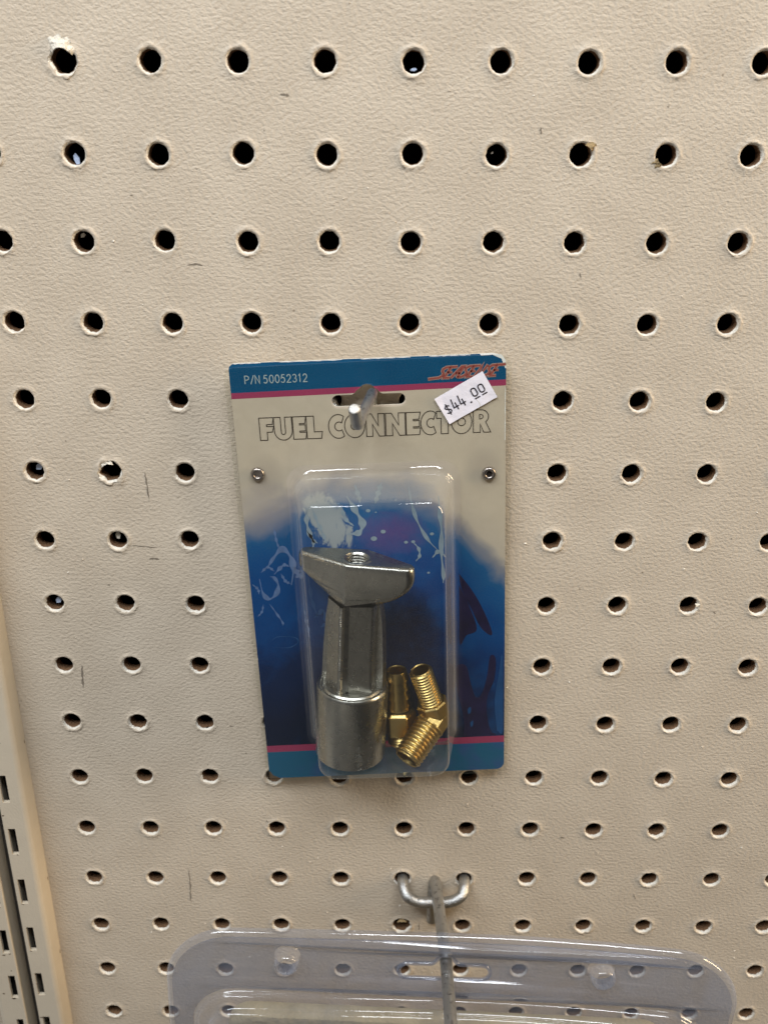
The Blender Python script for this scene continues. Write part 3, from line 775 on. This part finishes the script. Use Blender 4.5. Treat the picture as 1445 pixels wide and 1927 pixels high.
# ------------------------------------------------------------------ die cast connector in the blister
def connector():
    base = pkg_world(-12.3, -60.2, 13.2)
    root = empty('fuel_connector', base, (0, radians(2.0), 0), label='grey die cast fuel connector with winged head inside the blister', cat='connector')
    yaw = radians(17.5); ex, ey = cos(yaw), -sin(yaw)          # a-axis swings to the viewer on the right
    def P(a, b, h):   # a along wings, b toward viewer
        return (a * ex + b * (-sin(yaw)), a * ey - b * cos(yaw), h)
    # ---- winged head
    def hull(discs, n=96):
        out = []
        for k in range(n):
            t = 2 * pi * (k + .5) / n; d = (cos(t), sin(t))
            c = max(discs, key=lambda q: q[0] * d[0] + q[1] * d[1] + q[2]); out.append((c[0] + c[2] * d[0], c[1] + c[2] * d[1]))
        return out
    mb = MB(); rings = []
    H1 = 77.6
    sect = []   # (h, Lleft, Lright, T, tip r, inset)
    def row(h, Ll, Lr, T, r, ins):
        rr = max(.15, r - ins)
        ring = hull([(-(Ll - r), 0, rr), (Lr - r, 0, rr), (-1.2, T - 1.0, max(.1, 1.0 - ins)), (1.6, -T - .6, max(.1, 1.0 - ins))])
        return [P(a, b, h) for a, b in ring]
    rings.append(row(61.5, 9.2, 9.2, 7.9, 2.6, .5)); rings.append(row(63.0, 9.8, 10.5, 7.9, 2.7, .0))
    rings.append(row(65.0, 12.0, 14.5, 7.7, 2.7, .0)); rings.append(row(67.0, 14.5, 17.2, 7.4, 2.8, 0)); rings.append(row(69.0, 17.0, 19.0, 7.2, 2.9, 0))
    rings.append(row(71.0, 19.4, 20.0, 7.0, 2.9, 0)); rings.append(row(72.6, 20.2, 20.4, 6.9, 2.9, 0)); rings.append(row(74.6, 20.3, 20.4, 6.8, 2.9, 0))
    for a in (15, 40, 65, 90):
        k = radians(a); rings.append(row(H1 - 1.3 + 1.3 * sin(k), 20.2, 20.2, 6.8, 2.9, 1.15 * (1 - cos(k))))
    n = 96
    def circ(r, h, cx=.4, cy=.2): return [P(cx + r * cos(2*pi*(k+.5)/n), cy + r * sin(2*pi*(k+.5)/n), h) for k in range(n)]
    rings.append(circ(5.25, H1 + .02)); rings.append(circ(5.1, H1 + .15)); rings.append(circ(4.3, H1 + .15))
    vs, fs = strip_rings(rings, cap0=True); mb.add(vs, fs, 0, True)
    mb.build('winged_head', M['cast'], root, sharp=28)
    tb = MB(); rr = [circ(4.3, H1 + .15), circ(3.95, H1 - .3)]
    h = H1 - .3
    for k in range(9):
        rr += [circ(3.65, h - .25), circ(3.65, h - .38), circ(4.1, h - .72), circ(4.1, h - .85)]; h -= 1.0
    vs, fs = strip_rings(rr, cap1=True); tb.add(vs, fs, 0, True); tb.build('threaded_port', M['cast'], root, sharp=30)
    # ---- stem
    sb = MB()
    A = [(-8.8, 1.0), (-8.3, 3.6), (-2.6, 8.3), (-2.1, 9.2), (-1.2, 9.2), (-.8, 8.2), (.6, 7.2), (1.2, 7.6), (7.6, 5.0), (8.3, 4.6), (8.6, .8), (8.2, -4.6), (0, -8), (-8.2, -4.6)]
    r1 = [[P(a * s, b * s, hh) for a, b in A] for s, hh in ((1.0, 62.8), (1.0, 45), (1.04, 29.0))]
    vs, fs = strip_rings(r1); sb.add(vs, fs, 0, False)
    Bk = [(-1, 0.6), (1, 0.6), (1, -3.4), (-1, -3.4)]
    r2 = [[P(a * w, b, hh) for a, b in Bk] for w, hh in ((8.6, 64.5), (10.1, 55), (10.9, 42), (11.3, 29.0))]
    vs, fs = strip_rings(r2); sb.add(vs, fs, 0, False)
    # casting flash along the parting ridge
    for k in range(40):
        hh = 61.5 - k * .8; q = .18 + .35 * abs(mnoise.noise(Vector((k * .9, 3, 1))))
        lathe(sb, [(.02, -q), (q, 0), (.02, q)], P(-1.7 + .3 * mnoise.noise(Vector((k * .5, 0, 0))), 9.25, hh), (0, 0, 1), 6)
    so = sb.build('stem', M['cast'], root)
    so.modifiers.new('edge', 'BEVEL').width = .45 * MM; so.modifiers['edge'].segments = 3; so.modifiers['edge'].limit_method = 'ANGLE'; so.modifiers['edge'].angle_limit = radians(25)
    # ---- collar
    cb = MB()
    prof = [(0.1, 0), (11.7, 0), (12.4, .35), (12.6, 1.0), (12.65, 27.6), (12.5, 28.5), (12.1, 28.95), (11.4, 29.0), (10.9, 28.8), (10.4, 29.3), (8, 29.3)]
    lathe(cb, prof, (0, 0, 0), (0, 0, 1), 96); co = cb.build('collar', M['cast'], root, sharp=40)
connector()

# ------------------------------------------------------------------ brass fittings
def thread_prof(r, L, pitch, depth, bore, start=0.0, taper=0.0):
    out = [(.1, L - 13), (bore * .9, L - 13), (bore, L - .3), (bore + .25, L), (r - depth - .25, L), (r - depth, L - .3)]
    h = L - .5
    while h > start:
        rr = r + taper * (L - h)
        out += [(rr - depth, h), (rr, h - pitch * .35), (rr, h - pitch * .5), (rr - depth, h - pitch * .85)]; h -= pitch
    out.append((r - depth, start)); return out

def elbow():
    J = Vector(U3((19.2, -49.4), 8.8)); E1 = Vector(U3((13.9, -28.6), 10.5)); E2 = Vector(U3((7.9, -58.3), 21.9))
    base = Vector(U3((8.0, -62), 20))
    root = empty('elbow_fitting', pkg_world(8.0, -62, 20), (0, -TH, 0), label='threaded brass elbow fitting at the lower right inside the blister', cat='pipe fitting')
    J -= base; E1 -= base; E2 -= base
    d1 = (E1 - J); L1 = d1.length; d1.normalize(); d2 = (E2 - J); L2 = d2.length; d2.normalize()
    mb = MB(); lathe(mb, thread_prof(4.2, L1, 1.2, .6, 3.0, 6.2), J, d1, 48); mb.build('flare_thread', M['brass'], root, sharp=35)
    mb = MB(); lathe(mb, thread_prof(5.2, L2, 1.5, .65, 4.1, 4.6, .03), J, d2, 48); mb.build('pipe_thread', M['brass'], root, sharp=35)
    mb = MB()
    tube(mb, [J + d1 * 7.2, J + d1 * 1.6, J + d1 * .4 + d2 * .4, J + d2 * 1.2, J + d2 * 5.6], 5.7, 8, 0, False, chamfer=.5, ref=Vector((.5, 1, .1)))
    o = mb.build('elbow_body', M['brass'], root)
    b = o.modifiers.new('edge', 'BEVEL'); b.width = .5 * MM; b.segments = 3; b.limit_method = 'ANGLE'; b.angle_limit = radians(20)
elbow()

def barb():
    root = empty('barbed_fitting', pkg_world(6.1, -61.5, 8.5), (0, -TH, 0), label='brass hose barb fitting standing behind the elbow inside the blister', cat='pipe fitting')
    ax = Vector((-.02, .05, 1)).normalized()
    mb = MB(); prof = [(.1, 22), (2.9, 22), (2.95, 30.8), (3.2, 31.0), (3.55, 31.0)]
    h = 30.8
    for k in range(4): prof += [(3.6, h), (4.5, h - 2.9), (4.5, h - 3.3), (3.6, h - 3.5)]; h -= 3.6
    prof += [(4.0, h), (4.3, h - .8)]
    lathe(mb, prof, (0, 0, 0), ax, 40); mb.build('hose_barb', M['brass'], root, sharp=30)
    mb = MB(); prof = [(3.0, 15.2), (4.9, 15.2), (6.0, 14.2), (6.3, 13.6), (6.3, 6.4), (6.0, 5.8), (3, 5.8)]
    lathe(mb, prof, (0, 0, 0), ax, 6, smooth=False); o = mb.build('hex_nut', M['brass'], root)
    b = o.modifiers.new('edge', 'BEVEL'); b.width = .4 * MM; b.segments = 2; b.limit_method = 'ANGLE'
    mb = MB(); lathe(mb, [(4.2, 6.0)] + [(4.2 + .5 * (k % 2), 5.8 - .6 * k) for k in range(9)] + [(3.5, .3), (3.2, 2.0)], (0, 0, 0), ax, 36); mb.build('pipe_thread', M['brass'], root, sharp=35)
barb()

# ------------------------------------------------------------------ wide clamshell on the long hook
CL = (142.1, -46.0, -297.3); TC = radians(2.0)
clam = empty('clamshell_package', CL, (0, TC, 0), label='wide clear plastic clamshell package hung on the long hook at the bottom', cat='package')
def bow(s): return (4.5 * (s / 86.0) ** 2 if s > 0 else 0.8 * (s / 86.0) ** 2)
def CF(s, t, n): return (s, -(n + bow(s)), t)
def build_clam():
    top = 8.7; S0, S1, BOT = -102.5, 107.0, -235.0
    LR = 2.4
    flg = rrect(S0 + LR, BOT + LR, S1 - LR, top - LR, 22, 14)
    tray = rrect(-93.0, BOT + 9, 98.0, -18.4, 16, 12)
    slot = slot_loop(-17.1, 16.6, -11.4, -4.2, 0, 0.15, 3.6)
    posts = [(-57.8, -1.6), (56.4, -2.4)]
    holes = [[(a + 4.9 * cos(2*pi*k/32), b + 4.9 * sin(2*pi*k/32)) for k in range(32)] for a, b in posts]
    th = .5
    # subdivide the long edges so that the sheet can bow
    def dens(lp, m=4.0):
        out = []
        for i in range(len(lp)):
            a = Vector(lp[i]); b = Vector(lp[(i+1) % len(lp)]); k = max(1, int((b - a).length / m))
            out += [tuple(a + (b - a) * (q / k)) for q in range(k)]
        return out
    vs, fs = fill2d([dens(flg), dens(tray), slot] + holes, th)
    mb = MB(); mb.add([CF(x, y, z) for x, y, z in vs], fs, 0, False)
    # rolled rim along the slot and the outer edge
    def rim(lp, r, n=0.0):
        P = [Vector(CF(a, b, n)) for a, b in lp]; tube(mb, P + [P[0]], r, 12, capa=False, capb=False)
    rim(slot, .75)
    base_f = dens(flg, 3.0); lip = []
    for a in (0, 15, 30, 45, 60, 75, 90):
        k = radians(a); row = []
        for q in range(len(base_f)):
            p0 = Vector(base_f[q-1]); p1 = Vector(base_f[(q+1) % len(base_f)]); tg = (p1 - p0).normalized(); no = Vector((tg.y, -tg.x))
            c = Vector(base_f[q]) + no * (LR * sin(k)); row.append(CF(c.x, c.y, .25 - LR * (1 - cos(k))))
        lip.append(row)
    vs, fs = strip_rings(lip); mb.add(vs, fs, 0, True)
    # stepped tray
    rings = []
    def ring(ins, n, r):
        return [CF(a, b, n) for a, b in dens(rrect(-93 + ins, BOT + 9 + ins, 98 - ins, -18.4 - ins, 16, 12), 4.0)]
    def stepup(i0, n0, hgt, rf=.8):
        for a in (0, 30, 60, 90): k = radians(a); rings.append((i0 + rf * sin(k), n0 + rf * (1 - cos(k))))
        for a in (0, 30, 60, 90): k = radians(a); rings.append((i0 + rf + .25 + rf * (1 - cos(k)), n0 + hgt - rf + rf * sin(k)))
    def stepdn(i0, n0, hgt, rf=.8):
        for a in (0, 30, 60, 90): k = radians(a); rings.append((i0 + rf * sin(k), n0 - rf * (1 - cos(k))))
        for a in (0, 30, 60, 90): k = radians(a); rings.append((i0 + rf + .25 + rf * (1 - cos(k)), n0 - hgt + rf - rf * sin(k)))
    stepup(0, 0, 2.8, 1.4); stepup(5.4, 2.8, 3.0, 1.5)
    rings.append((14, 5.9)); rings.append((40, 6.1))
    # every ring needs the same vertex count: sample the first outline and scale towards the inside
    base = dens(rrect(-93, BOT + 9, 98, -18.4, 16, 12), 4.0)
    def inset(p, ins):
        x0, y0, x1, y1 = -93 + 16, BOT + 9 + 16, 98 - 16, -18.4 - 16
        cx = min(max(p[0], x0), x1); cy = min(max(p[1], y0), y1); d = Vector((p[0] - cx, p[1] - cy)); L = d.length or 1
        if ins <= 14: q = Vector(p) - d / L * ins
        else:
            q = Vector(p) - d / L * 14; c = Vector(((x0 + x1) / 2, (y0 + y1) / 2)); q = q + (c - q) * min(1, (ins - 14) / 60)
        return q
    R = [[CF(inset(p, i).x, inset(p, i).y, n) for p in base] for i, n in rings]
    vs, fs = strip_rings(R, cap1=True); mb.add(vs, fs, 0, True)
    mb.build('plastic_shell', M['clam'], clam, sharp=60)
    for a, b in posts:
        pb = MB(); prof = [(4.9, 0), (4.75, .25), (4.55, 1.0), (4.3, 4.8), (4.0, 5.5), (3.5, 5.7), (3.1, 5.4), (2.7, 4.6), (2.2, 4.3), (.1, 4.3)]
        lathe(pb, prof, CF(a, b, 0), (0, -1, 0), 40); pb.build('snap_post', M['clam'], clam, sharp=60)
build_clam()
def insert():
    root_z = -520
    mb = MB(); rings = []
    for ins, n in ((0, -3), (0, 2.2), (.6, 3.4), (2, 4.1), (6, 4.3), (20, 4.4)):
        lp = rrect(-80 + ins, -205 + ins, 84 - ins, -28.5 - ins, 9, 8)
        rings.append([CF(a, b, n + (.35 * mnoise.noise(Vector((a * .15, b * .15, n))) if ins > 1 else 0)) for a, b in lp])
    vs, fs = strip_rings(rings, cap0=True, cap1=True)
    mb.add(vs, fs, 0, True)
    o = mb.build('foam_insert', M['olive'], label='yellowish tan insert lying inside the wide clear clamshell', cat='insert', sharp=40)
    o.location = Vector(CL) * MM; o.rotation_euler = (0, TC, 0)
insert()

# ------------------------------------------------------------------ light
def area(name, loc, target, sx, sy, power, col):
    li = bpy.data.lights.new(name, 'AREA'); li.shape = 'RECTANGLE'; li.size = sx; li.size_y = sy; li.energy = power; li.color = col
    o = bpy.data.objects.new(name, li); o.location = loc
    d = Vector(target) - Vector(loc); o.rotation_euler = d.to_track_quat('-Z', 'Y').to_euler()
    COL.objects.link(o); return o
T = (0.12, 0, -0.2)
for k, dz in enumerate((0.0, 0.22)):
    area('ceiling_tube', (-0.32, -0.55 - dz * .35, 0.85 - dz * .5), T, 0.80, 0.11, 5.8, (0.90, 0.95, 1.0))
    area('ceiling_tube', (0.38, -0.55 - dz * .35, 0.85 - dz * .5), T, 0.50, 0.11, 3.9, (0.94, 0.97, 1.0))
area('aisle_lamp', (1.7, -0.30, 0.30), T, 0.4, 0.9, 26, (1.0, 0.76, 0.48))

w = bpy.data.worlds.new('World'); scene.world = w; w.use_nodes = True
nt = w.node_tree; nt.nodes.clear()
out = nt.nodes.new('ShaderNodeOutputWorld'); bg = nt.nodes.new('ShaderNodeBackground'); tc = nt.nodes.new('ShaderNodeTexCoord')
mp = nt.nodes.new('ShaderNodeMapping'); mp.inputs['Scale'].default_value = (1.6, 1.6, 1.1)
nz = nt.nodes.new('ShaderNodeTexNoise'); nz.inputs['Scale'].default_value = 1.9; nz.inputs['Detail'].default_value = 2
rp = nt.nodes.new('ShaderNodeValToRGB'); rp.color_ramp.elements[0].position = .38; rp.color_ramp.elements[0].color = (.06, .075, .10, 1)
rp.color_ramp.elements[1].position = .66; rp.color_ramp.elements[1].color = (.72, .66, .58, 1)
nt.links.new(tc.outputs['Generated'], mp.inputs[0]); nt.links.new(mp.outputs[0], nz.inputs['Vector']); nt.links.new(nz.outputs['Fac'], rp.inputs['Fac'])
sx = nt.nodes.new('ShaderNodeSeparateXYZ'); nt.links.new(tc.outputs['Generated'], sx.inputs[0])
mr = nt.nodes.new('ShaderNodeMapRange'); mr.inputs['From Min'].default_value = -0.6; mr.inputs['From Max'].default_value = 0.35; mr.inputs['To Min'].default_value = 2.1; mr.inputs['To Max'].default_value = 0.12
nt.links.new(sx.outputs['X'], mr.inputs['Value'])
vm = nt.nodes.new('ShaderNodeVectorMath'); vm.operation = 'SCALE'; nt.links.new(rp.outputs[0], vm.inputs[0]); nt.links.new(mr.outputs[0], vm.inputs['Scale'])
nt.links.new(vm.outputs[0], bg.inputs['Color']); bg.inputs['Strength'].default_value = 0.42
nt.links.new(bg.outputs[0], out.inputs['Surface'])

# ------------------------------------------------------------------ camera
cam = bpy.data.cameras.new('Camera'); co = bpy.data.objects.new('Camera', cam); COL.objects.link(co)
cam.sensor_fit = 'VERTICAL'; cam.sensor_height = 36.0; cam.lens = 1797.45 / 1927 * 36.0
def rodr(wv):
    a = wv.length; return Matrix.Rotation(a, 3, wv.normalized())
R0 = Matrix(((1, 0, 0), (0, 0, -1), (0, 1, 0)))
R = rodr(Vector((0.3921110697544919, 0.0025476103522942633, 0.003134535041906535))) @ R0
right, down, fwd = Vector(R[0]), Vector(R[1]), Vector(R[2])
mat = Matrix((right, -down, -fwd)).transposed().to_4x4()
mat.translation = Vector((0.1194924978786699, -0.306063594807646, -0.01492646929402667))
co.matrix_world = mat
cam.clip_start = 0.005; cam.clip_end = 50
cam.dof.use_dof = True; cam.dof.focus_distance = 0.325; cam.dof.aperture_fstop = 16
scene.camera = co
scene.cycles.transparent_max_bounces = 40; scene.cycles.max_bounces = 10
scene.cycles.use_denoising = True
scene.view_settings.view_transform = 'Standard'; scene.view_settings.look = 'None'
scene.view_settings.exposure = 0.0; scene.view_settings.gamma = 1.0
